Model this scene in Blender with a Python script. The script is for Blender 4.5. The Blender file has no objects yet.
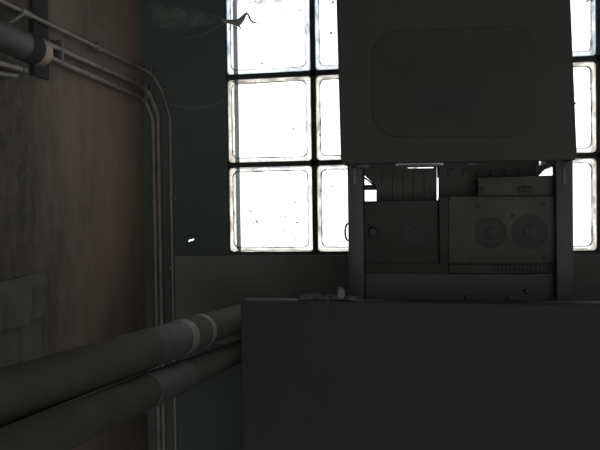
import bpy, bmesh, math, random
from mathutils import Vector, Matrix, noise
random.seed(7)
PI = math.pi
scn = bpy.context.scene
COL = scn.collection

# ------------------------------------------------------------------ camera
F = 680.0
YAW, PITCH, ROLL = math.radians(10.618), math.radians(-1.24), math.radians(-0.848)
CAM = Vector((0, 0, 1.5))
FWD = Vector((-math.sin(YAW)*math.cos(PITCH), math.cos(YAW)*math.cos(PITCH), math.sin(PITCH)))
R0 = Vector((math.cos(YAW), math.sin(YAW), 0))
U0 = R0.cross(FWD)
RIGHT = math.cos(ROLL)*R0 + math.sin(ROLL)*U0
UP = -math.sin(ROLL)*R0 + math.cos(ROLL)*U0
cam = bpy.data.objects.new('camera', bpy.data.cameras.new('camera'))
COL.objects.link(cam)
m = Matrix((RIGHT, UP, -FWD)).transposed().to_4x4()
m.translation = CAM
cam.matrix_world = m
cam.data.sensor_width = 36
cam.data.lens = 36*F/600
cam.data.clip_start = 0.02
scn.camera = cam

def ray(px, py):
    return FWD + RIGHT*((px-300)/F) - UP*((py-225)/F)
def atY(px, py, Y):
    d = ray(px, py); return CAM + d*(Y/d.y)
def atX(px, py, X):
    d = ray(px, py); return CAM + d*(X/d.x)
def atD(px, py, D):
    return CAM + ray(px, py)*D

# ------------------------------------------------------------------ materials
def nodes(name):
    mt = bpy.data.materials.new(name); mt.use_nodes = True
    nt = mt.node_tree; nt.nodes.clear()
    return mt, nt, nt.nodes, nt.links
def mat(name, c1, c2, scale=8.0, stretch=(1,1,1), rough=0.7, metal=0.0, bump=0.3, bdist=0.002, spec=0.5,
        c3=None, scale3=3.0, lo3=0.55, hi3=0.75, off3=(0,0,0)):
    mt, nt, N, L = nodes(name)
    out = N.new('ShaderNodeOutputMaterial'); bs = N.new('ShaderNodeBsdfPrincipled')
    tc = N.new('ShaderNodeTexCoord'); mp = N.new('ShaderNodeMapping')
    mp.inputs['Scale'].default_value = stretch
    L.new(tc.outputs['Object'], mp.inputs['Vector'])
    nz = N.new('ShaderNodeTexNoise'); nz.inputs['Scale'].default_value = scale
    nz.inputs['Detail'].default_value = 8; nz.inputs['Roughness'].default_value = 0.65
    L.new(mp.outputs['Vector'], nz.inputs['Vector'])
    rp = N.new('ShaderNodeValToRGB')
    rp.color_ramp.elements[0].position = 0.32; rp.color_ramp.elements[0].color = (*c1, 1)
    rp.color_ramp.elements[1].position = 0.70; rp.color_ramp.elements[1].color = (*c2, 1)
    L.new(nz.outputs['Fac'], rp.inputs['Fac'])
    col = rp.outputs['Color']
    if c3:
        n3 = N.new('ShaderNodeTexNoise'); n3.inputs['Scale'].default_value = scale3; n3.inputs['Detail'].default_value = 5
        m3 = N.new('ShaderNodeMapping'); m3.inputs['Location'].default_value = off3
        L.new(mp.outputs['Vector'], m3.inputs['Vector']); L.new(m3.outputs['Vector'], n3.inputs['Vector'])
        mr = N.new('ShaderNodeMapRange'); mr.inputs['From Min'].default_value = lo3; mr.inputs['From Max'].default_value = hi3
        L.new(n3.outputs['Fac'], mr.inputs['Value'])
        mx = N.new('ShaderNodeMixRGB'); mx.inputs['Color2'].default_value = (*c3, 1)
        L.new(mr.outputs['Result'], mx.inputs['Fac']); L.new(col, mx.inputs['Color1'])
        col = mx.outputs['Color']
    L.new(col, bs.inputs['Base Color'])
    bs.inputs['Roughness'].default_value = rough; bs.inputs['Metallic'].default_value = metal
    bs.inputs['Specular IOR Level'].default_value = spec
    if bump:
        bp = N.new('ShaderNodeBump'); bp.inputs['Strength'].default_value = bump; bp.inputs['Distance'].default_value = bdist
        L.new(nz.outputs['Fac'], bp.inputs['Height']); L.new(bp.outputs['Normal'], bs.inputs['Normal'])
    L.new(bs.outputs['BSDF'], out.inputs['Surface'])
    return mt
def glassmat(name, lo, hi, scale, p0, p1, gloss=0.04, stretch=(1,1,1), specks=False):
    mt, nt, N, L = nodes(name)
    out = N.new('ShaderNodeOutputMaterial'); tr = N.new('ShaderNodeBsdfTransparent')
    gl = N.new('ShaderNodeBsdfGlossy'); gl.inputs['Roughness'].default_value = 0.08
    mx = N.new('ShaderNodeMixShader'); mx.inputs['Fac'].default_value = gloss
    tc = N.new('ShaderNodeTexCoord'); mp = N.new('ShaderNodeMapping'); mp.inputs['Scale'].default_value = stretch
    L.new(tc.outputs['Generated' if False else 'Object'], mp.inputs['Vector'])
    oi = N.new('ShaderNodeObjectInfo'); ad = N.new('ShaderNodeVectorMath'); ad.operation = 'ADD'
    sc = N.new('ShaderNodeMath'); sc.operation = 'MULTIPLY'; sc.inputs[1].default_value = 37.0
    L.new(oi.outputs['Random'], sc.inputs[0]); L.new(mp.outputs['Vector'], ad.inputs[0]); L.new(sc.outputs[0], ad.inputs[1])
    nz = N.new('ShaderNodeTexNoise'); nz.inputs['Scale'].default_value = scale; nz.inputs['Detail'].default_value = 4
    L.new(ad.outputs['Vector'], nz.inputs['Vector'])
    rp = N.new('ShaderNodeValToRGB')
    rp.color_ramp.elements[0].position = p0; rp.color_ramp.elements[0].color = (*lo, 1)
    rp.color_ramp.elements[1].position = p1; rp.color_ramp.elements[1].color = (*hi, 1)
    L.new(nz.outputs['Fac'], rp.inputs['Fac'])
    L.new(rp.outputs['Color'], tr.inputs['Color'])
    L.new(tr.outputs[0], mx.inputs[1]); L.new(gl.outputs[0], mx.inputs[2]); L.new(mx.outputs[0], out.inputs['Surface'])
    return mt
def webmat(name, color, amount, scale, streak=(1,1,1), lo=0.35, hi=0.75):
    """grey dust threads with open air between them"""
    mt, nt, N, L = nodes(name)
    out = N.new('ShaderNodeOutputMaterial'); tr = N.new('ShaderNodeBsdfTransparent')
    df = N.new('ShaderNodeBsdfDiffuse'); df.inputs['Color'].default_value = (*color, 1)
    mx = N.new('ShaderNodeMixShader')
    tc = N.new('ShaderNodeTexCoord'); mp = N.new('ShaderNodeMapping'); mp.inputs['Scale'].default_value = streak
    L.new(tc.outputs['Object'], mp.inputs['Vector'])
    nz = N.new('ShaderNodeTexNoise'); nz.inputs['Scale'].default_value = scale; nz.inputs['Detail'].default_value = 6
    L.new(mp.outputs['Vector'], nz.inputs['Vector'])
    mr = N.new('ShaderNodeMapRange'); mr.inputs['From Min'].default_value = lo; mr.inputs['From Max'].default_value = hi
    mr.inputs['To Max'].default_value = amount
    L.new(nz.outputs['Fac'], mr.inputs['Value']); L.new(mr.outputs['Result'], mx.inputs['Fac'])
    L.new(tr.outputs[0], mx.inputs[1]); L.new(df.outputs[0], mx.inputs[2]); L.new(mx.outputs[0], out.inputs['Surface'])
    return mt

M = {}
M['left_wall'] = mat('stained_concrete_painted_light', (0.066, 0.060, 0.050), (0.142, 0.128, 0.108), 42, (1,1.4,.55), .95, 0, .5, .003, .2,
                     c3=(.285,.218,.176), scale3=1.7, lo3=.42, hi3=.64, off3=(0,42.8,55.3))  # stains, plus pale patches offset to paint in the brighter light by the corner
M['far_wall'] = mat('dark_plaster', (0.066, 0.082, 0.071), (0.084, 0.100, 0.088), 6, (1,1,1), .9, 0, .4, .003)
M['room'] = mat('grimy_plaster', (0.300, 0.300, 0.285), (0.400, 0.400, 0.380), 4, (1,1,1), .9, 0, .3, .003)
M['floor'] = mat('dirty_concrete_floor', (0.220, 0.220, 0.200), (0.320, 0.315, 0.290), 7, (1,1,1), .85, 0, .4, .003)
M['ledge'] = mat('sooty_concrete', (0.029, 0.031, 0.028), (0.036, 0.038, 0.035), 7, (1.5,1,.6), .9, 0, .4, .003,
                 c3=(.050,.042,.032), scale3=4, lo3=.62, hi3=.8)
M['sill'] = mat('grey_concrete_band', (0.155, 0.166, 0.150), (0.185, 0.195, 0.178), 9, (1,1,1), .95, 0, .3, .002, .1)
M['joint'] = mat('dark_mortar', (.02,.025,.025), (.05,.056,.055), 30, (1,1,1), .95, 0, .5, .002)
M['pane'] = glassmat('clear_glass', (.08,.07,.07), (.985,.985,.985), 85, .285, .305, .03)
M['rim_cool'] = glassmat('cool_rim_reflection', (.24,.29,.30), (.52,.57,.58), 26, .36, .62, .06)  # rim and band tints paint bevel reflections into the glass colour
M['rim_warm'] = glassmat('warm_rim_reflection', (.28,.265,.235), (.58,.56,.52), 26, .36, .60, .06)
M['rim_line'] = glassmat('grey_glass_edge_line', (.06,.06,.065), (.34,.34,.34), 40, .40, .62, .05)
M['band_cool'] = glassmat('cool_band_reflection', (.33,.385,.40), (.70,.73,.74), 30, .34, .60, .05)
M['band_warm'] = glassmat('warm_band_reflection', (.36,.345,.31), (.74,.725,.69), 30, .34, .60, .05)
def sidemat(name, c, c2):
    mt, nt, N, L = nodes(name)
    out = N.new('ShaderNodeOutputMaterial'); gl = N.new('ShaderNodeBsdfGlossy'); gl.inputs['Roughness'].default_value = .18
    tc = N.new('ShaderNodeTexCoord'); nz = N.new('ShaderNodeTexNoise'); nz.inputs['Scale'].default_value = 22
    nz.inputs['Detail'].default_value = 5
    L.new(tc.outputs['Object'], nz.inputs['Vector'])
    rp = N.new('ShaderNodeValToRGB')
    rp.color_ramp.elements[0].position = .4; rp.color_ramp.elements[0].color = (*c2, 1)
    rp.color_ramp.elements[1].position = .55; rp.color_ramp.elements[1].color = (*c, 1)
    L.new(nz.outputs['Fac'], rp.inputs['Fac']); L.new(rp.outputs['Color'], gl.inputs['Color'])
    L.new(gl.outputs[0], out.inputs['Surface']); return mt
M['side_cool'] = sidemat('cool_glass_edge', (.84,.87,.88), (.50,.55,.57))
M['side_warm'] = sidemat('warm_glass_edge', (.86,.845,.80), (.50,.48,.42))
M['casing'] = mat('grimy_enamel', (0.058, 0.062, 0.054), (0.072, 0.077, 0.067), 5, (1,1,1), .85, 0, .1, .001, .12)
M['casing_panel'] = mat('grimy_enamel_panel', (0.054, 0.058, 0.052), (0.068, 0.073, 0.064), 5, (1,1,1), .85, 0, .1, .001, .12)
M['inner'] = mat('sooty_sheet_metal', (0.078, 0.081, 0.071), (0.095, 0.098, 0.087), 14, (1,1,1), .9, 0, .2, .001, .1)
M['box'] = mat('sooty_control_box', (.052,.055,.048), (.068,.071,.062), 14, (1,1,1), .9, 0, .2, .001, .1)
M['lower'] = mat('sooty_lower_panel', (.105,.107,.103), (.130,.132,.128), 14, (1,1,1), .9, 0, .2, .001, .1)
M['plate'] = mat('dusty_steel_plate', (0.068, 0.070, 0.060), (0.100, 0.103, 0.088), 16, (1,1,1), .8, 0, .2, .001, .15)
M['black'] = mat('black_rubber', (0.060, 0.066, 0.060), (0.072, 0.078, 0.070), 30, (1,1,1), .9, 0, .1, .001, .08)
M['ring'] = mat('worn_bezel', (0.062, 0.066, 0.060), (0.080, 0.083, 0.076), 25, (1,1,1), .85, 0, .1, .001, .1)
M['shiny'] = mat('bare_tin_lip', (.45,.46,.44), (.62,.63,.6), 20, (1,1,1), .3, .9, .2, .001)
M['post'] = mat('painted_steel_post', (0.075, 0.074, 0.074), (0.100, 0.099, 0.096), 12, (1,1,.4), .6, .1, .25, .001, .3)
M['copper'] = mat('dull_painted_pipe', (0.150, 0.135, 0.115), (0.260, 0.235, 0.200), 30, (1,1,1), .5, .1, .3, .001, .4)
M['copper_dark'] = mat('tarnished_pipe', (0.130, 0.120, 0.100), (0.190, 0.178, 0.150), 30, (1,1,1), .5, .1, .3, .001, .4)
M['clip'] = mat('zinc_clip', (0.100, 0.093, 0.085), (0.170, 0.157, 0.142), 40, (1,1,1), .6, .2, .2, .001)
M['wrap'] = mat('pipe_wrap', (0.084, 0.088, 0.072), (0.108, 0.112, 0.095), 14, (1,1,1), .9, 0, .35, .002, .1)
M['wrap_pale'] = mat('pale_pipe_wrap', (0.088, 0.086, 0.083), (0.128, 0.125, 0.121), 18, (1,1,1), .75, 0, .4, .002, .25)
M['wrap_band'] = mat('sheen_tape_band', (0.170, 0.166, 0.158), (0.250, 0.240, 0.230), 25, (1,1,1), .7, 0, .3, .001, .3)  # paler tone paints the window sheen onto the tape
M['duct'] = mat('black_enamelled_pipe', (0.058, 0.060, 0.055), (0.085, 0.087, 0.080), 10, (1,1,1), .6, 0, .2, .001, .25)
M['duct_band'] = mat('soot_black_sleeve', (0.046, 0.047, 0.048), (0.056, 0.057, 0.058), 10, (1,1,1), .9, 0, .1, .001, .06)
M['collar'] = mat('beige_ceramic_collar', (0.280, 0.205, 0.130), (0.480, 0.380, 0.270), 30, (1,1,1), .55, 0, .4, .002, .4)
M['cloth'] = mat('dirty_canvas', (0.100, 0.102, 0.090), (0.145, 0.148, 0.130), 18, (1,1,1), .95, 0, .4, .002, .1)
M['web'] = webmat('cobweb_veil', (.45,.49,.43), .34, 30, (.35,1,1.6))
M['web_faint'] = webmat('thin_cobweb_veil', (.40,.43,.39), .10, 30, (.35,1,1.6))
M['web_dense'] = mat('dusty_web_knot', (0.140, 0.140, 0.125), (0.280, 0.280, 0.250), 60, (1,1,1), .95, 0, .8, .002, .2)
M['web_dark'] = mat('dark_web_thread', (.06,.05,.05), (.12,.10,.10), 60, (1,1,1), .95, 0, .8, .002, .2)
M['web_top'] = webmat('dusty_pane_web', (.42,.34,.40), .85, 40, (1,1,1), .25, .7)
M['rubble'] = mat('grey_mortar_rubble', (0.065, 0.065, 0.062), (0.120, 0.120, 0.115), 40, (1,1,1), .95, 0, .6, .003)
M['rubble_pale'] = mat('pale_plaster_rubble', (0.150, 0.155, 0.150), (0.220, 0.225, 0.215), 40, (1,1,1), .95, 0, .6, .003)
M['badge'] = mat('dull_badge', (0.047, 0.052, 0.049), (0.062, 0.067, 0.063), 30, (1,1,1), .8, 0, .1, .001, .12)

# ------------------------------------------------------------------ mesh helpers
class MB:
    def __init__(s): s.b = bmesh.new()
    def box(s, p0, p1, bev=0.0, seg=2):
        x0,x1 = sorted((p0[0],p1[0])); y0,y1 = sorted((p0[1],p1[1])); z0,z1 = sorted((p0[2],p1[2]))
        r = bmesh.ops.create_cube(s.b, size=1)
        vs = r['verts']
        for v in vs:
            v.co = Vector((x0+(v.co.x+.5)*(x1-x0), y0+(v.co.y+.5)*(y1-y0), z0+(v.co.z+.5)*(z1-z0)))
        if bev:
            es = list({e for v in vs for e in v.link_edges})
            bmesh.ops.bevel(s.b, geom=es, offset=bev, segments=seg, affect='EDGES', profile=.5)
        return s
    def prism(s, pts, d, bev=0.0):
        """polygon pts (3d) extruded by vector d"""
        vs = [s.b.verts.new(p) for p in pts]
        f = s.b.faces.new(vs)
        r = bmesh.ops.extrude_face_region(s.b, geom=[f])
        nv = [g for g in r['geom'] if isinstance(g, bmesh.types.BMVert)]
        for v in nv: v.co += d
        if bev:
            es = [e for e in f.edges]
            bmesh.ops.bevel(s.b, geom=es, offset=bev, segments=3, affect='EDGES', profile=.5)
        return s
    def tube(s, pts, r, n=12, caps=True):
        pts = [Vector(p) for p in pts]
        rs = r if isinstance(r, (list, tuple)) else [r]*len(pts)
        t0 = (pts[1]-pts[0]).normalized()
        a = t0.orthogonal().normalized(); rings = []
        for i, p in enumerate(pts):
            if i == 0: t = t0
            elif i == len(pts)-1: t = (pts[i]-pts[i-1]).normalized()
            else: t = ((pts[i]-pts[i-1]).normalized()+(pts[i+1]-pts[i]).normalized()).normalized()
            a = (a - t*a.dot(t)).normalized(); b = t.cross(a)
            rings.append([s.b.verts.new(p+(a*math.cos(2*PI*k/n)+b*math.sin(2*PI*k/n))*rs[i]) for k in range(n)])
        for i in range(len(rings)-1):
            for k in range(n):
                s.b.faces.new((rings[i][k], rings[i][(k+1)%n], rings[i+1][(k+1)%n], rings[i+1][k]))
        if caps:
            s.b.faces.new(rings[0][::-1]); s.b.faces.new(rings[-1])
        return s
    def lathe(s, p0, axis, prof, n=32):
        """prof: (t along axis, radius)"""
        axis = Vector(axis).normalized()
        p0 = Vector(p0); a = axis.orthogonal().normalized(); b = axis.cross(a)
        rings = [[s.b.verts.new(p0+axis*t+(a*math.cos(2*PI*k/n)+b*math.sin(2*PI*k/n))*max(r,1e-4)) for k in range(n)] for t, r in prof]
        for i in range(len(rings)-1):
            for k in range(n):
                s.b.faces.new((rings[i][k], rings[i][(k+1)%n], rings[i+1][(k+1)%n], rings[i+1][k]))
        s.b.faces.new(rings[0][::-1]); s.b.faces.new(rings[-1])
        return s
    def sheet(s, fn, nu, nv, closed=False):
        g = [[s.b.verts.new(fn(i/(nu-1), j/(nv-1))) for j in range(nv)] for i in range(nu)]
        for i in range(nu-1):
            for j in range(nv-1):
                s.b.faces.new((g[i][j], g[i+1][j], g[i+1][j+1], g[i][j+1]))
        return s
    def build(s, name, mt, parent=None, smooth=True, origin=None):
        bmesh.ops.recalc_face_normals(s.b, faces=s.b.faces)
        base = parent['_o'] if False else None
        off = Vector(origin) if origin is not None else (Vector(parent.matrix_world.translation) if parent else Vector((0,0,0)))
        if parent is not None: off = ORG[parent.name]
        for v in s.b.verts: v.co -= off
        me = bpy.data.meshes.new(name); s.b.to_mesh(me); s.b.free()
        ms = mt if isinstance(mt, (list, tuple)) else [mt]
        for q in ms: me.materials.append(q)
        if smooth:
            for p in me.polygons: p.use_smooth = True
            me.set_sharp_from_angle(angle=math.radians(35))
        o = bpy.data.objects.new(name, me); COL.objects.link(o)
        if parent is not None:
            o.parent = parent; ORG[o.name] = off
        else:
            o.location = off; ORG[o.name] = off
        return o
ORG = {}
def tag(o, label, cat, group=None, kind=None):
    o['label'] = label; o['category'] = cat
    if group: o['group'] = group
    if kind: o['kind'] = kind
    return o
def thing(name, loc, label, cat, group=None):
    o = bpy.data.objects.new(name, None); COL.objects.link(o); o.location = loc; o.empty_display_size = .05
    ORG[o.name] = Vector(loc)
    return tag(o, label, cat, group)
def struct(name, mb, mt, label=None, cat=None):
    o = mb.build(name, mt, smooth=False); o['kind'] = 'structure'
    if label: o['label'] = label
    if cat: o['category'] = cat
    return o
def arc(points, r, n=6):
    """polyline with rounded corners"""
    P = [Vector(p) for p in points]; out = [P[0]]
    for i in range(1, len(P)-1):
        a = (P[i-1]-P[i]); b = (P[i+1]-P[i]); q = min(r, a.length*.45, b.length*.45)
        A = P[i]+a.normalized()*q; B = P[i]+b.normalized()*q
        for k in range(n+1):
            t = k/n; out.append(A*(1-t)**2+P[i]*2*t*(1-t)+B*t*t)
    out.append(P[-1]); return out

# ------------------------------------------------------------------ room
D = 1.503; XL = -0.655; XR = 1.55; YN = -1.5; H = 2.45
WX0, PITCHB, WZ0 = -0.4475, 0.2, 1.5-0.0945
NC, NR = 5, 4
WX1, WZ1 = WX0+NC*PITCHB, WZ0+NR*PITCHB
T = 0.10

struct('floor', MB().box((XL-.1, YN-.1, -.1), (XR+.1, D+T, 0)), M['floor'], 'dark dirty concrete floor', 'floor')
struct('ceiling', MB().box((XL-.1, YN-.1, H), (XR+.1, D+T, H+.1)), M['room'], 'grimy plaster ceiling', 'ceiling')
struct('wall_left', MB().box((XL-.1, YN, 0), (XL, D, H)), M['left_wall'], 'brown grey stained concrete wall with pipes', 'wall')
struct('wall_right', MB().box((XR, YN, 0), (XR+.1, D, H)), M['room'], 'grimy plaster wall on the right', 'wall')
DX0, DX1, DZ = -.15, 1.20, 2.1  # doorway added behind the viewer to let in fill light
struct('wall_near', MB().prism([Vector(p) for p in ((XL-.1,YN-.1,0),(DX0,YN-.1,0),(DX0,YN-.1,DZ),(DX1,YN-.1,DZ),(DX1,YN-.1,0),(XR+.1,YN-.1,0),(XR+.1,YN-.1,H),(XL-.1,YN-.1,H))], Vector((0,.1,0))),
    M['room'], 'grimy plaster wall behind the viewer with an added doorway for fill light', 'wall')
struct('added_door_1', MB().prism([Vector(p) for p in ((DX0-.06,YN,0),(DX0,YN,0),(DX0,YN,DZ),(DX1,YN,DZ),(DX1,YN,0),(DX1+.06,YN,0),(DX1+.06,YN,DZ+.06),(DX0-.06,YN,DZ+.06))], Vector((0,.02,0))),
    M['inner'], 'frame of the added fill light doorway behind the viewer', 'doorway')
# far wall with the window opening and a small chip right through it
h = [atY(188.9, 240.0, D), atY(193.9, 238.6, D), atY(194.1, 239.8, D), atY(188.7, 241.8, D)]
mb = MB()
xs = [XL-.1, h[0].x, h[1].x, WX0, WX1, XR+.1]
zs = [0, h[3].z, h[0].z, WZ0 if WZ0 > h[0].z else h[0].z+.02, WZ1, H]
zs = sorted([0, WZ0, h[3].z, h[0].z, WZ1, H])
iz_h = zs.index(h[3].z)
def gridpt(i, j, back):
    x, z = xs[i], zs[j]
    corner = {(1,iz_h):3, (2,iz_h):2, (2,iz_h+1):1, (1,iz_h+1):0}.get((i,j))
    if corner is not None:
        p = Vector(h[corner])
        if back:
            c = (h[0]+h[2])/2
            p = c + (p-c)*9
            p = Vector((min(max(p.x-.035, xs[0]+.01), xs[3]-.01), 0, p.z))
        x, z = p.x, p.z
    return Vector((x, D+(T if back else 0), z))
V = {(i,j,b): mb.b.verts.new(gridpt(i,j,b)) for i in range(len(xs)) for j in range(len(zs)) for b in (0,1)}
iw0, iw1 = zs.index(WZ0), zs.index(WZ1)
def hole(i, j):
    if i < 0 or j < 0 or i >= len(xs)-1 or j >= len(zs)-1: return True
    if i == 3 and iw0 <= j < iw1: return True
    return i == 1 and j == iz_h
for i in range(len(xs)-1):
    for j in range(len(zs)-1):
        if hole(i,j): continue
        for b in (0,1):
            mb.b.faces.new([V[(a,c,b)] for a,c in ((i,j),(i+1,j),(i+1,j+1),(i,j+1))])
        for (a,c,di,dj) in (((i,j),(i+1,j),0,-1), ((i,j+1),(i+1,j+1),0,1), ((i,j),(i,j+1),-1,0), ((i+1,j),(i+1,j+1),1,0)):
            if hole(i+di, j+dj):
                mb.b.faces.new((V[(*a,0)], V[(*c,0)], V[(*c,1)], V[(*a,1)]))
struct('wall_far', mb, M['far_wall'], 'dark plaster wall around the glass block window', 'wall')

# window: mortar grid with glass blocks as parts
mb = MB(); J = 0.0055
for i in range(NC+1):
    x = WX0+i*PITCHB
    a, b = (x-J, x+J)
    if i == 0: a, b = x-.001, x+.0012
    if i == NC: b = x+.001
    mb.box((a, D-.002, WZ0), (b, D+.058, WZ1))
for j in range(NR+1):
    z = WZ0+j*PITCHB
    a, b = (z-J, z+J)
    if j == 0: a, b = z-.001, z+.0012
    if j == NR: b = z+.001
    mb.box((WX0, D-.002, a), (WX1, D+.058, b))
win = struct('window_1', mb, M['joint'], 'glass block window with dark mortar joints', 'window')
mb = MB().box((atY(176,270,D).x, D-.010, WZ0-.21), (XR, D-.0005, WZ0-.0062), .002)
struct('trim_1', mb, M['sill'], 'grey concrete band under the window', 'trim')
def sq(half, y, r, n=4):
    pts = []
    for q in range(4):
        cx = (half-r)*(1 if q in (0,3) else -1); cz = (half-r)*(1 if q in (0,1) else -1)
        for k in range(n+1):
            t = q*PI/2 + k/n*PI/2
            pts.append(Vector((cx+r*math.cos(t), y, cz+r*math.sin(t))))
        nxt = (q+1) % 4; t = nxt*PI/2
        e = Vector(((half-r)*(1 if nxt in (0,3) else -1)+r*math.cos(t), y, (half-r)*(1 if nxt in (0,1) else -1)+r*math.sin(t)))
        p = pts[-1]
        for k in range(1, 9): pts.append(p.lerp(e, k/9))
    return pts
def block_mesh(seed):
    b = bmesh.new(); rnd = random.Random(seed)
    def wob(pts, a):
        return [Vector((p.x+rnd.uniform(-a,a), p.y, p.z+rnd.uniform(-a,a))) for p in pts]
    loops = [sq(.0942, .005, .008), sq(.0922, .001, .010), wob(sq(.0858, .000, .012), .0005), wob(sq(.0834, .0025, .012), .0007)]
    LV = [[b.verts.new(p) for p in l] for l in loops]
    bk = [b.verts.new(p) for p in sq(.0942, .055, .008)]
    n = len(bk)
    def band(A, B, mi):
        for k in range(n):
            f = b.faces.new((A[k], A[(k+1)%n], B[(k+1)%n], B[k])); f.material_index = mi
    band(LV[0], LV[1], 1); band(LV[1], LV[2], 3); band(LV[2], LV[3], 4)
    f = b.faces.new(LV[3]); f.material_index = 0
    band(LV[0], bk, 2)
    f = b.faces.new(bk[::-1]); f.material_index = 0
    bmesh.ops.recalc_face_normals(b, faces=b.faces)
    return b
for j in range(NR):
    for i in range(NC):
        b = block_mesh(i*10+j)
        me = bpy.data.meshes.new('glass_block'); b.to_mesh(me); b.free()
        w = j < 2
        for q in (M['pane'], M['rim_warm' if w else 'rim_cool'], M['side_warm' if w else 'side_cool'], M['band_warm' if w else 'band_cool'], M['rim_line']): me.materials.append(q)
        o = bpy.data.objects.new('glass_block', me); COL.objects.link(o)
        o.location = (WX0+(i+.5)*PITCHB, D, WZ0+(j+.5)*PITCHB); o.parent = win
        if i == 0: o.scale.x = 1.022; o.location.x -= .0022
        if j == 0: o.scale.z = 1.022; o.location.z -= .0022

# ------------------------------------------------------------------ concrete ledge
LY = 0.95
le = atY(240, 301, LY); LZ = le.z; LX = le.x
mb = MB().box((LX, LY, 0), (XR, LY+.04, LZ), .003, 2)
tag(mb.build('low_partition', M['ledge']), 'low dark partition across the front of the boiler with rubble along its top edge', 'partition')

# ------------------------------------------------------------------ boiler
CY = 1.05
boil_c = atY(455, 290, 1.2)
boiler = thing('wall_boiler', (boil_c.x, 1.2, 0), 'tall dark boiler with its lower cover off, standing before the window', 'boiler')
def px_poly(pts, Y): return [atY(x, y, Y) for x, y in pts]
def rr(x0, y0, x1, y1, r, n=8):
    out = []
    for cx, cy, a0 in ((x1-r, y1-r, 0), (x0+r, y1-r, 90), (x0+r, y0+r, 180), (x1-r, y0+r, 270)):
        for k in range(n+1):
            a = math.radians(a0+90*k/n); out.append((cx+r*math.cos(a), cy+r*math.sin(a)))
    return out
# casing: front sheet, sides and top, open below
edgeL = lambda y: 336+ y*4.5/160
edgeR = lambda y: 571+ y*6.5/160
TOPY = -60
mb = MB()
front = [(edgeL(TOPY), TOPY), (edgeR(TOPY), TOPY), (edgeR(159), 156), (edgeR(160)-3, 160), (edgeL(163)+3, 164), (edgeL(162), 161)]
mb.prism(px_poly(front, CY), Vector((0, .014, 0)), .004)
tl, tr_, br, bl = atY(edgeL(TOPY), TOPY, CY), atY(edgeR(TOPY), TOPY, CY), atY(edgeR(159), 159, CY), atY(edgeL(163), 163, CY)
th = Vector((.006, 0, 0)); dep = Vector((0, .27, 0)); e0 = Vector((0, .013, 0))
mb.prism([tl+e0, tl+e0+th, bl+e0+th, bl+e0], dep)
mb.prism([tr_+e0-th, tr_+e0, br+e0, br+e0-th], dep)
mb.prism([tl+e0, tr_+e0, tr_+e0-Vector((0,0,.006)), tl+e0-Vector((0,0,.006))], dep)
casing = mb.build('casing', M['casing'], boiler)
# raised front panel with rounded corners
pan = rr(372, 28, 536, 137, 26)
pan = [(x, y - (x-454)*.038 if y < 80 else y) for x, y in pan]
mb = MB().prism(px_poly(pan, CY-.0022), Vector((0, .004, 0)), .0018)
panel = mb.build('front_panel', M['casing_panel'], casing)
# oval maker's plate, its marking worn away
ov = [(453+26*math.cos(2*PI*k/32), 101+11*math.sin(2*PI*k/32)) for k in range(32)]
mb = MB().prism(px_poly(ov, CY-.0034), Vector((0, .0025, 0)), .0006)
ov2 = [(453+20*math.cos(2*PI*k/32), 101+5*math.sin(2*PI*k/32)) for k in range(32)]
mb.prism(px_poly(ov2, CY-.0042), Vector((0, .002, 0)), .0004)
bd = mb.build('badge_plate', M['badge'], casing); bd['label'] = 'dull oval plate on the casing'
# frame posts
PY = 1.12
for x0, x1 in ((347, 362.5), (556, 573)):
    a = atY(x0, 150, PY); b_ = atY(x1, 150, PY)
    mb = MB().box((a.x, PY, 0), (b_.x, PY+.035, a.z+.10), .002)
    ps = mb.build('frame_post', M['post'], boiler)
    mb = MB()
    q = atY((x0+x1)/2, 176, PY)
    mb.box((q.x-.003, PY-.003, q.z-.014), (q.x+.003, PY+.001, q.z+.014), .001)
    mb.build('post_bracket', M['clip'], ps)
    MB().box((a.x-.01, PY-.01, 0), (b_.x+.01, PY+.045, .006), .001).build('post_foot', M['clip'], ps)
# inner chambers behind the missing cover
IY = 1.20
mb = MB().prism(px_poly([(362,135),(362,173),(374,184.5),(376.3,184.5),(376.3,206),(436.8,206),(436.8,135),(434,135),(434,168.0),(404,168.4),(404,135)], IY), Vector((0,.1,0)))
for k in range(5):
    a = atY(382+k*10.5, 172, IY); b_ = atY(386+k*10.5, 200, IY)
    mb.box((a.x, IY-.004, a.z), (b_.x, IY+.002, b_.z), .001)
ch1 = mb.build('combustion_chamber', M['inner'], boiler)
mb = MB().prism(px_poly([(439.3,135),(560,135),(560,156),(539,158),(539,175),(539,205),(439.3,205)], IY), Vector((0,.1,0)))
for k in range(6):
    a = atY(448+k*14, 170, IY); b_ = atY(454+k*14, 176, IY)
    mb.box((a.x, IY-.006, a.z), (b_.x, IY+.002, b_.z), .001)
ch2 = mb.build('heat_exchanger', M['inner'], boiler)
a, b_ = atY(436.6, 130, IY+.1), atY(448, 177.5, IY+.1)
MB().box((a.x, IY+.098, a.z), (b_.x, IY+.106, b_.z)).build('joint_plate', M['inner'], boiler)
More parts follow.
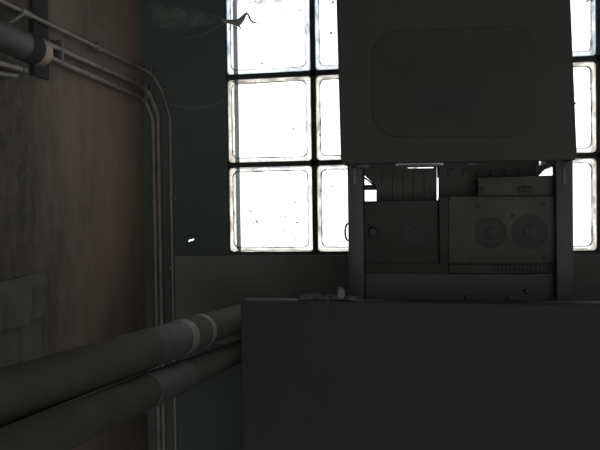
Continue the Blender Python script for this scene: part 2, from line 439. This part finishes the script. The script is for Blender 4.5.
# tin lip under the casing; thin chamber slit stands in for its highlight
A, B = atY(398, 166.2, 1.19), atY(441, 165.4, 1.19)
mb = MB().tube([A+(B-A)*t for t in (0,.2,.5,.8,1)], [.0018,.0026,.0028,.0024,.0014], 10)
mb.box((A.x-.004, 1.19, A.z), (B.x+.004, 1.205, A.z+.012))
mb.build('burner_lip', M['shiny'], boiler)
A = atY(356, 166.5, 1.10); B = atY(371, 168.5, 1.14)
mb = MB().box((A.x, 1.10, A.z-.002), (B.x, 1.125, A.z+.003), .001); mb.build('catch', M['clip'], boiler)
A = atY(468, 164.5, 1.2); B = atY(479, 163.5, 1.2)
mb = MB().tube([A, A+(B-A)*.5, B], [.0008,.0016,.0008], 8); mb.box((A.x, 1.2, A.z), (B.x, 1.272, A.z+.003)); mb.build('catch', M['shiny'], boiler)
A = atY(536, 165.8, 1.2); B = atY(557, 164.8, 1.2)
mb = MB().prism(px_poly([(536,165.2),(558,164),(558,165.4),(548,166.4),(539,175.5),(536,175.5)], 1.198), Vector((0,.02,0))); mb.build('catch', M['clip'], boiler)
# cross bar and cable in the gap at the left post
a, b_ = atY(358, 185, 1.25), atY(380, 189.6, 1.25)
MB().box((a.x, 1.25, a.z), (b_.x, 1.275, b_.z), .001).build('cross_bar', M['post'], boiler)
pts = [atY(358,172,1.24), atY(364,177.5,1.245), atY(369,181,1.25), atY(374,185.5,1.255), atY(379,188,1.26)]
MB().tube(pts, .0015, 8).build('cable', M['black'], boiler)
# left control box
a, b_ = atY(363.2, 201.2, 1.16), atY(439.5, 264, 1.16)
mb = MB().box((a.x, 1.16, a.z), (b_.x, 1.27, b_.z), .003)
lbox = mb.build('control_box', M['box'], boiler)
def dial(px, py, r, Y, parent, ringed):
    c = atY(px, py, Y); R = r/F*Y*1.03
    ring = MB()
    ax = (0, -1, 0)
    ring.lathe(c+Vector((0,.002,0)), ax, [(0,R),(.003,R),(.004,R*.97),(.004,R*.86),(.0025,R*.82),(.002,0)], 40)
    g = ring.build('gauge', M['black'] if not ringed else M['ring'], parent)
    f = MB().lathe(c+Vector((0,-.0005,0)), ax, [(0,R*.80),(.001,R*.80),(.0012,R*.62),(.0018,R*.60),(.0018,0)], 40)
    d = f.build('dial', M['black'], g)
    k = MB().lathe(c+Vector((0,-.002,0)), ax, [(0,R*.40),(.003,R*.38),(.004,R*.32),(.004,0)], 28)
    k.box((c.x-R*.05, Y-.0072, c.z-R*.30), (c.x+R*.05, Y-.0055, c.z+R*.30), .0004)
    k.build('knob', M['black'], g)
    return g
dial(415, 232, 13, 1.16, lbox, False)
c = atY(373.5, 232, 1.16)
MB().lathe(c+Vector((0,.001,0)), (0,-1,0), [(0,.009),(.01,.008),(.014,.006),(.014,0)], 20).build('button', M['ring'], lbox)
# right control plate with two gauges
plate_pts = rr(449, 196.6, 561, 263, 2, 3)
mb = MB().prism(px_poly(plate_pts, 1.14), Vector((0, .006, 0)), .001)
plate = mb.build('control_plate', M['plate'], boiler)
a, b_ = atY(438.8, 196.8, 1.165), atY(561, 264, 1.165)
MB().box((a.x, 1.146, a.z), (b_.x, 1.26, b_.z), .002).build('control_box', M['box'], boiler)
dial(491, 233, 14.5, 1.14, plate, False)
dial(530, 231.5, 16.3, 1.14, plate, True)
for x, y, r in ((543.5,203.8,2.7), (513,216,2.6), (544.5,258,2.3), (477.5,206,1.6), (470,259,1.8)):
    c = atY(x, y, 1.14); R = r/F*1.16
    MB().lathe(c+Vector((0,.001,0)), (0,-1,0), [(0,R),(.002,R*.95),(.003,R*.6),(.003,0)], 16).build('screw', M['black'], plate)
st = [(478,178),(559,175),(559,197.5),(478,197.5)]
mb = MB().prism(px_poly(st+[], 1.150), Vector((0, .05, 0)), .001)
strip = mb.build('upper_strip', M['plate'], boiler)
for x, y, rx in ((525,189.5,8), (480.5,190,3.5)):
    c = atY(x, y, 1.15); mb = MB()
    for k in range(3 if rx > 5 else 1):
        q = c+Vector((( k-1)*.0075 if rx > 5 else 0, 0, (.0015 if k == 1 else 0)))
        mb.lathe(q+Vector((0,.001,0)), (0,-1,0), [(0,.0055),(.004,.005),(.006,.003),(.006,0)], 14)
    mb.build('switch', M['black'], strip)
# vent slots and tray below the plate
a, b_ = atY(449, 263.5, 1.15), atY(561, 273.5, 1.15)
mb = MB().box((a.x, 1.15, a.z), (b_.x, 1.26, b_.z), .001)
vent = mb.build('vent_panel', M['inner'], boiler)
mb = MB()
for k in range(14):
    q = atY(494+k*4.2, 268, 1.15)
    mb.box((q.x-.0016, 1.148, q.z-.006), (q.x+.0016, 1.152, q.z+.006), .0005)
mb.build('vent_slots', M['black'], vent)
A, B = atY(529, 275.3, 1.12), atY(552, 274.6, 1.12)
MB().tube([A, A+(B-A)*.5, B], [.0011,.0016,.0011], 8).build('tray_lip', M['clip'], boiler)
a, b_ = atY(363, 273.8, 1.15), atY(561, 322, 1.15)
MB().box((a.x, 1.15, b_.z), (b_.x, 1.26, a.z), .002).build('lower_panel', M['lower'], boiler)
a, b_ = atY(363.5, 263.5, 1.155), atY(448.6, 274.5, 1.155)
MB().box((a.x, 1.155, a.z), (b_.x, 1.26, b_.z), .001).build('filler_strip', M['box'], boiler)
for px, py, r in ((468,296,.0045),(511,297,.006),(526,290,.004),(503,309,.003)):
    c = atY(px, py, 1.15)
    tap = MB().tube([(c.x,1.152,c.z),(c.x,1.138,c.z)], r*.6, 12).build('drain_tap', M['copper_dark'], boiler)
    MB().lathe((c.x,1.139,c.z), (0,-1,0), [(0,r*.8),(.002,r),(.006,r),(.008,r*.7),(.008,0)], 16).build('tap_knob', M['clip'], tap)
# little wire loop on the left post
pts = []
for k in range(17):
    a_ = math.radians(50+260*k/16)
    pts.append(atY(348.3+3.2*math.cos(a_), 232-8.5*math.sin(a_), PY+.012))
pts = [atY(350.5,226,PY+.014)]+pts+[atY(350.5,238.5,PY+.014)]
MB().tube(pts, .0017, 8).build('wire_loop', M['black'], boiler)

# ------------------------------------------------------------------ pipes low on the left
def thick_pipe(name, label, pn, pf, rn, rf, secs, bands, mats):
    pn, pf = Vector(pn), Vector(pf); ax = pf-pn
    root = thing(name, pf, label, 'pipe')
    P = lambda t: pn+ax*t
    R = lambda t: rn+(rf-rn)*t
    for t0, t1, mt, k in secs:
        ts = [t0, t0+.004, (t0+t1)/2, t1-.004, t1]
        mb = MB().tube([P(t) for t in ts], [R(t0)*k*.96, R(t0)*k, R((t0+t1)/2)*k, R(t1)*k, R(t1)*k*.96], 32)
        mb.build('sleeve', M[mt], root)
    for t, w, k, mt in bands:
        mb = MB().tube([P(t-w), P(t-w*.6), P(t+w*.6), P(t+w)], [R(t)*1.0, R(t)*k, R(t)*k, R(t)*1.0], 32)
        mb.build('band', M[mt], root)
    return root
# upper one runs beside the ledge into the far wall
pf = atY(244.5, 316.5, 1.36); pn = atD(-40, 410.8, .70)
dirv = (pf-pn).normalized()
pend = pf + dirv*((D-pf.y)/dirv.y)
def tpx(px):      # parameter along pn->pend where the axis crosses image column px
    lo, hi = 0.0, 1.0
    for _ in range(40):
        mid = (lo+hi)/2; q = pn+(pend-pn)*mid-CAM
        x = 300+F*q.dot(RIGHT)/q.dot(FWD)
        lo, hi = (mid, hi) if x < px else (lo, mid)
    return lo
R1n, R1f = .0315, .0290
ts = [tpx(v) for v in (150, 181, 200)]
thick_pipe('lagged_pipe', 'thick lagged pipe with pale bands running up to the ledge corner', pn, pend, R1n, R1f,
    [(0, ts[0], 'wrap', 1.0), (ts[0], ts[1], 'wrap_pale', .985), (ts[1], ts[2], 'wrap', .985), (ts[2], 1, 'wrap', .93)],
    [(ts[0], .006, 1.02, 'wrap_pale'), (ts[1], .013, 1.03, 'wrap_band'), (ts[2], .008, 1.03, 'wrap_band')], None)
# lower one
pf2 = atY(226, 357, 1.30); pn2 = atD(-20, 465, .66)
dirv2 = (pf2-pn2).normalized()
pend_s = pend; pn_s = pn
pend2 = pf2 + dirv2*((D-pf2.y)/dirv2.y)
pn, pend = pn2, pend2
t2 = [tpx(v) for v in (146, 182)]
thick_pipe('lagged_pipe', 'lower thick pipe with one pale sleeve, beneath the banded pipe', pn2, pend2, .0285, .0255,
    [(0, t2[0], 'wrap', .94), (t2[0], t2[1], 'wrap_pale', 1.0), (t2[1], 1, 'wrap', .90)],
    [(t2[1], .004, 1.02, 'wrap_pale')], None)

# ------------------------------------------------------------------ thin pipes on the left wall
XP = XL+.012
def pipe(name, label, pts, r, mt, bend=.02):
    o = thing(name, pts[0], label, 'pipe')
    MB().tube(arc(pts, bend), r, 14).build('run', M[mt], o)
    return o
# top one, round the corner, down the far wall
A0, A1 = atX(-30, -13.5, XP), atX(152.5, 74, XP)
YA = D-.008
pA = pipe('thin_pipe', 'topmost thin pipe on the left wall, turning down beside the corner',
     [A0, atX(140, 67.8, XP), atY(152.5, 74, YA), atY(162.5, 92, YA), atY(170, 117, YA), Vector((atY(170.3,220,YA).x, YA, 0))], .0042, 'copper', .012)
A1 = atX(140, 67.8, XP)
tee = atX(24.5, 12.7, XP)
MB().tube([tee+Vector((0,0,0)), atX(17, 17.5, XP+.004), atX(3, 25.5, XP+.006), atX(-12, 34, XP+.006)], .0036, 12).build('branch', M['copper_dark'], pA)
MB().tube([tee-Vector((0,.012,-.000))-(A1-A0).normalized()*.0, tee+(A1-A0).normalized()*.016], .0062, 14).build('tee_joint', M['copper'], pA)
B0, B1 = atX(-10, 18.5, XP), atX(141, 85.6, XP)
pB = pipe('thin_pipe', 'upper of the paired thin pipes, bending down at the wall corner',
     [B0, B1, atY(149, 92, YA-.002), atY(158, 114, YA-.002), Vector((atY(158.8,220,YA-.002).x, YA-.002, 0))], .0054, 'copper', .012)
C0, C1 = atX(-10, 31.5, XP), atX(141, 97.6, XP)
pC = pipe('thin_pipe', 'lower of the paired thin pipes, bending down at the wall corner',
     [C0, C1, atY(147, 104, YA-.002), atY(153.2, 120, YA-.002), Vector((atY(153.6,220,YA-.002).x, YA-.002, 0))], .0054, 'copper', .012)
# coupling on the upper paired pipe
q0 = B0+(B1-B0)*((atX(99,0,XP)-B0).y/(B1-B0).y); dB = (B1-B0).normalized()
MB().tube([q0-dB*.005, q0-dB*.004, q0+dB*.004, q0+dB*.005], [.0057,.0066,.0066,.0057], 14).build('coupling', M['clip'], pB)
# short pipe end under the big black pipe
S0, S1 = atX(-20, 57.5, XP), atX(25, 70.5, XP)
s = pipe('thin_pipe', 'short thin pipe ending below the big black pipe', [S0, S1], .0050, 'copper')
dS = (S1-S0).normalized()
MB().tube([S1-dS*.012, S1-dS*.011, S1, S1+dS*.001], [.0051,.0065,.0065,.005], 14).build('end_cap', M['clip'], s)
S0, S1 = atX(-20, 70.5, XP+.001), atX(16, 76, XP+.001)
pipe('thin_pipe', 'lowest short thin pipe at the left picture edge', [S0, S1], .0045, 'copper_dark')

# clips
def clip(pts_px, label, w, group=None, X=XP, hgt=.006, mt='clip'):
    a = atX(*pts_px[0], X); b = atX(*pts_px[1], X)
    ctr = (a+b)/2
    o = thing('pipe_clip', Vector((XL, ctr.y, ctr.z)), label, 'pipe clip', group)
    z0, z1 = min(a.z,b.z), max(a.z,b.z)
    MB().box((XL, ctr.y-w, z0), (XL+.004, ctr.y+w, z1), .0008).build('back_plate', M[mt], o)
    MB().box((XL+.003, ctr.y-w*.7, z0+.001), (XP+hgt, ctr.y+w*.7, z1-.001), .0015).build('saddle', M[mt], o)
    return o
clip(((60.0,40),(60.0,64)), 'upright double clip holding the paired thin pipes by the beige collar', .005)
clip(((97,42),(97,52.5)), 'small block clip midway along the topmost thin pipe', .006)
def fclip(x, y0, y1, label, w=.005):
    a = atY(x, y0, YA); b = atY(x, y1, YA); c = (a+b)/2
    o = thing('pipe_clip', Vector((c.x, D, c.z)), label, 'pipe clip')
    MB().box((c.x-w, D-.004, b.z), (c.x+w, D, a.z), .0008).build('back_plate', M['clip'], o)
    MB().box((c.x-w*.7, D-.019, b.z+.001), (c.x+w*.7, D-.003, a.z-.001), .0015).build('saddle', M['clip'], o)
fclip(152.6, 68.5, 78, 'clip at the corner end of the topmost thin pipe')
fclip(148, 83.5, 104, 'upright double clip where the paired thin pipes bend down')
for y, lab in ((198, 'upper round clip on the thin pipe down the far wall'), (268, 'lower round clip on the thin pipe down the far wall')):
    c = atY(170.5, y, YA)
    o = thing('pipe_clip', Vector((c.x, D, c.z)), lab, 'pipe clip')
    MB().box((c.x-.003, D-.004, c.z-.004), (c.x+.014, D, c.z+.004), .001).build('back_plate', M['clip'], o)
    MB().tube([(c.x, YA, c.z-.0045), (c.x, YA, c.z+.0045)], .0062, 16).build('saddle', M['clip'], o)

# ------------------------------------------------------------------ big dark pipe top left with hanger
SO = .070
fe = atX(43, 54, XL+SO); ne = atX(-80, -6, XL+SO)
ax = (ne-fe); ax.z *= .35; L = ax.length; ax.normalize()
RD = .0215
big = thing('flue_pipe', fe, 'big dark pipe at the upper left ending in a beige collar', 'pipe')
MB().lathe(fe+ax*.034, ax, [(0,RD*.97),(.002,RD),(L,RD),(L+.001,0)], 40).build('tube', M['duct'], big)
MB().lathe(fe, ax, [(0,RD*.5),(0,RD*.80),(.003,RD*.90),(.030,RD*.94),(.034,RD*.90),(.046,RD*.90)], 40).build('end_collar', M['collar'], big)['label'] = 'beige collar at the far end'
hc = fe+ax*.042
hang = thing('pipe_hanger', Vector((XL, hc.y, hc.z)), 'black wall strip with a ring holding the big dark pipe', 'hanger')
a, b_ = atX(33.5, 30, XL+.006), atX(48.5, 30, XL+.006)
MB().box((XL, a.y, hc.z-.015), (XL+.006, b_.y, H-.2), .001).build('strip', M['duct_band'], hang)
MB().box((XL+.004, hc.y-.006, hc.z-.004), (hc.x-RD*1.02, hc.y+.006, hc.z+.004), .001).build('arm', M['duct_band'], hang)
mb = MB(); e1 = ax.orthogonal().normalized(); e2 = ax.cross(e1); rg = []
for k in range(48):
    a = 2*PI*k/48; row = []
    for q, oy in ((1.005,-.014),(1.05,-.014),(1.05,.014),(1.005,.014)):
        row.append(mb.b.verts.new(hc+ax*oy+(e1*math.cos(a)+e2*math.sin(a))*RD*q))
    rg.append(row)
for k in range(48):
    for q in range(4):
        mb.b.faces.new((rg[k][q], rg[(k+1)%48][q], rg[(k+1)%48][(q+1)%4], rg[k][(q+1)%4]))
mb.build('ring', M['duct_band'], hang)

# ------------------------------------------------------------------ cloth hanging on the left wall
c0 = atX(-26, 278, XL+.03); c1 = atX(55, 279, XL+.022)
cz0 = atX(30, 278, XL+.03).z; cz1 = atX(45, 319, XL+.03).z; czb = atX(40, 372, XL+.03).z
cl = thing('hanging_cloth', Vector((XL, (c0.y+c1.y)/2, cz0)), 'dark canvas rag with folds hanging on the left wall above the lagged pipe', 'cloth')
def cloth(y0, y1, z0, z1, off, amp, rc, seed):
    mb = MB()
    def f(u, v, back):
        y = y0+(y1-y0)*u
        # round the far lower corner
        zz = z1
        d = (u-(1-rc))/rc
        if d > 0: zz = z1+(z0-z1)*.45*(1-math.sqrt(max(0,1-d*d)))
        z = z0+(zz-z0)*v + .002*math.sin(u*9+seed)
        fold = amp*(math.sin(u*21+seed+v*1.2)+.5*math.sin(u*37+v*2.5+seed*2))*(.35+.65*v)
        x = XL+off+fold*(1-.3*u)
        edge = min(u, 1-u)*8
        x = XL+.003+(x-XL-.003)*min(1, .15+edge)*min(1, .3+v*4)
        if back: x -= .003
        return Vector((max(x, XL+.0005 if back else XL+.003), y, z))
    nu, nv = 42, 16
    G = {}
    for b in (0,1):
        for i in range(nu):
            for j in range(nv): G[(i,j,b)] = mb.b.verts.new(f(i/(nu-1), j/(nv-1), b))
    for b in (0,1):
        for i in range(nu-1):
            for j in range(nv-1):
                mb.b.faces.new((G[(i,j,b)],G[(i+1,j,b)],G[(i+1,j+1,b)],G[(i,j+1,b)]))
    rim = [(i,0) for i in range(nu)]+[(nu-1,j) for j in range(1,nv)]+[(i,nv-1) for i in range(nu-2,-1,-1)]+[(0,j) for j in range(nv-2,0,-1)]
    for k in range(len(rim)):
        p, q = rim[k], rim[(k+1)%len(rim)]
        mb.b.faces.new((G[(*p,0)],G[(*q,0)],G[(*q,1)],G[(*p,1)]))
    return mb
cloth(c0.y, c1.y, cz0, cz1, .022, .0042, .35, .6).build('flap', M['cloth'], cl)
cloth(c0.y+.004, c1.y-.006, cz0-.012, czb, .012, .0034, .2, 2.1).build('lower_fold', M['cloth'], cl)

# ------------------------------------------------------------------ cobwebs
def web_sheet(fn, name, mt, parent, nu=30, nv=14): return MB().sheet(fn, nu, nv).build(name, mt, parent)
WY = 1.40
kn = [(222,20.5,.0016),(228,21.5,.003),(234,22.3,.0042),(239,22.0,.0052),(242,19,.0042),(244.5,15.5,.0026),(246.5,13.2,.0019),(248.3,14.6,.0014),(249.5,18,.0017),(251,20.5,.0012),(253,22.2,.0014),(256,22.8,.0008),(260,23.4,.0005),(268,23.7,.0003)]
kc = atY(240, 22, WY)
web = thing('cobweb', kc, 'dusty cobweb stretched from the corner to a twisted knot before the top pane', 'cobweb')
MB().tube([atY(x,y,WY+ (x-222)*.0012) for x,y,_ in kn], [r*1.4 for *_,r in kn], 8).build('knot', M['web_dense'], web)['label'] = 'twisted dirty knot of web'
MB().tube([atY(x,y,WY+.024) for x,y in ((236,23.5),(238.5,25.5),(240.3,27.5),(241.8,30.8))], [.003,.0024,.0014,.0005], 8).build('drip', M['web_dark'], web)
def fan(u, v):
    u0 = u
    # u from the wall side to the knot, v across
    s = (1-u)
    top = atY(143.5+82.5*u, 2+ 17.5*u**1.2 , WY+.101*s)
    bot = atY(143.5+82.5*u, 22+ 18*math.sin(min(1,s*1.25)*PI*.9)**1.0*s + 0*u - .8*u, WY+.101*s)
    p = top.lerp(bot, v); p.y += .012*math.sin(v*PI)*s
    return p
web_sheet(fan, 'veil', M['web'], web)
MB().tube([atY(143.5+ k*9.8, 1+ 19*(k/8.5)**1.5, WY+.101*(1-k/8)) for k in range(9)], .0006, 6).build('thread', M['web_dense'], web)
MB().tube([atY(x,y,Yq) for x,y,Yq in ((172,33,1.47),(190,38,1.45),(205,34.5,1.43),(217,27,1.41),(227,22,1.405))], .0006, 6).build('thread', M['web_dense'], web)
w2 = thing('cobweb', atY(190,103,1.46), 'faint cobweb drooping from the corner pipes across the dark wall', 'cobweb')
def droop(u, v):
    x = 160+64*u; y = 99+9*math.sin(u*PI*.8)-4*u
    return atY(x, y+5*v*math.sin(u*PI), 1.49-.03*math.sin(u*PI))
web_sheet(droop, 'veil', M['web_faint'], w2, 24, 5)
MB().tube([droop(k/20, .5) for k in range(21)], .0004, 6).build('thread', M['web_dense'], w2)
w3 = thing('cobweb', atY(262,0,D), 'scalloped dusty web across the top of the left pane', 'cobweb')
def scal(u, v):
    x = 237+46*u; yb = 1.0+3.6*abs(math.sin(u*PI*2.6+.5))*(1-.6*u)+1.2*(1-u)
    return atY(x, -26+(yb+26)*v, D-.001-.004*math.sin(v*PI))
web_sheet(scal, 'veil', M['web_top'], w3, 40, 8)

# ------------------------------------------------------------------ rubble on the ledge
def lump(x, y, z, r, sq_, seed, mt, label, group=None):
    b = bmesh.new(); bmesh.ops.create_icosphere(b, subdivisions=3, radius=1)
    for v in b.verts:
        n1 = noise.noise(v.co*1.4+Vector((seed*3.1,0,0))); n2 = noise.noise(v.co*3.5+Vector((0,seed*1.7,0)))
        v.co = v.co*(1+.40*n1+.16*n2)
        v.co.x *= sq_[0]; v.co.y *= sq_[1]; v.co.z *= sq_[2]
    zm = min(v.co.z for v in b.verts)
    for v in b.verts: v.co.z = max(v.co.z, zm+.15) - (zm+.15); v.co *= r
    mb = MB(); mb.b.free(); mb.b = b
    for v in b.verts: v.co += Vector((x, y, z))
    o = mb.build('rubble_chunk', mt, None, True, (x, y, z))
    return tag(o, label, 'rubble', group)
def onledge(px, Y): return atY(px, 300, Y).x
lump(onledge(341,.97), .97, LZ, .0085, (.7,.7,1.25), 3, M['rubble_pale'], 'pale peaked plaster chunk beside the left boiler post', None)
sp = [(303,.965,.006,1),(309,.972,.0075,2),(316,.975,.008,4),(322,.97,.006,5),(329,.972,.006,6),(335,.968,.0055,7),(347,.970,.006,8),(352,.965,.0065,9),(313,.982,.005,10),(327,.965,.0045,11),(340,.975,.0045,12)]
for px, Y, r, sd in sp:
    lump(onledge(px,Y), Y, LZ, r, (1.25,1,.62), sd, M['rubble'], 'small grey mortar chunk in the scatter along the ledge edge', 'mortar rubble on the ledge')

# ------------------------------------------------------------------ light: white overcast sky outside the glass blocks
wd = bpy.data.worlds.new('sky'); scn.world = wd; wd.use_nodes = True
N = wd.node_tree.nodes; N.clear(); Lk = wd.node_tree.links
wo = N.new('ShaderNodeOutputWorld'); bg = N.new('ShaderNodeBackground')
bg.inputs['Color'].default_value = (.97, .985, 1.0, 1); bg.inputs['Strength'].default_value = 2.5
Lk.new(bg.outputs[0], wo.inputs[0])
pl = bpy.data.lights.new('window_portal', 'AREA'); pl.shape = 'RECTANGLE'; pl.size = WX1-WX0+.04; pl.size_y = WZ1-WZ0+.04
pl.cycles.is_portal = True
po = bpy.data.objects.new('window_portal', pl); COL.objects.link(po)
po.location = ((WX0+WX1)/2, D+T+.02, (WZ0+WZ1)/2); po.rotation_euler = (-PI/2, 0, 0)

pl2 = bpy.data.lights.new('fill_doorway_portal', 'AREA'); pl2.shape = 'RECTANGLE'; pl2.size = DX1-DX0; pl2.size_y = DZ  # samples sky fill through the added doorway
pl2.cycles.is_portal = True
po2 = bpy.data.objects.new('fill_doorway_portal', pl2); COL.objects.link(po2)
po2.location = ((DX0+DX1)/2, YN-.11, DZ/2); po2.rotation_euler = (PI/2, 0, 0)

scn.view_settings.view_transform = 'Standard'; scn.view_settings.look = 'None'
scn.view_settings.gamma = 1; scn.view_settings.exposure = -0.22; scn.view_settings.use_curve_mapping = False
scn.cycles.use_denoising = True
scn.cycles.max_bounces = 14; scn.cycles.diffuse_bounces = 8; scn.cycles.glossy_bounces = 4
scn.cycles.transparent_max_bounces = 24
scn.cycles.sample_clamp_indirect = 2.0
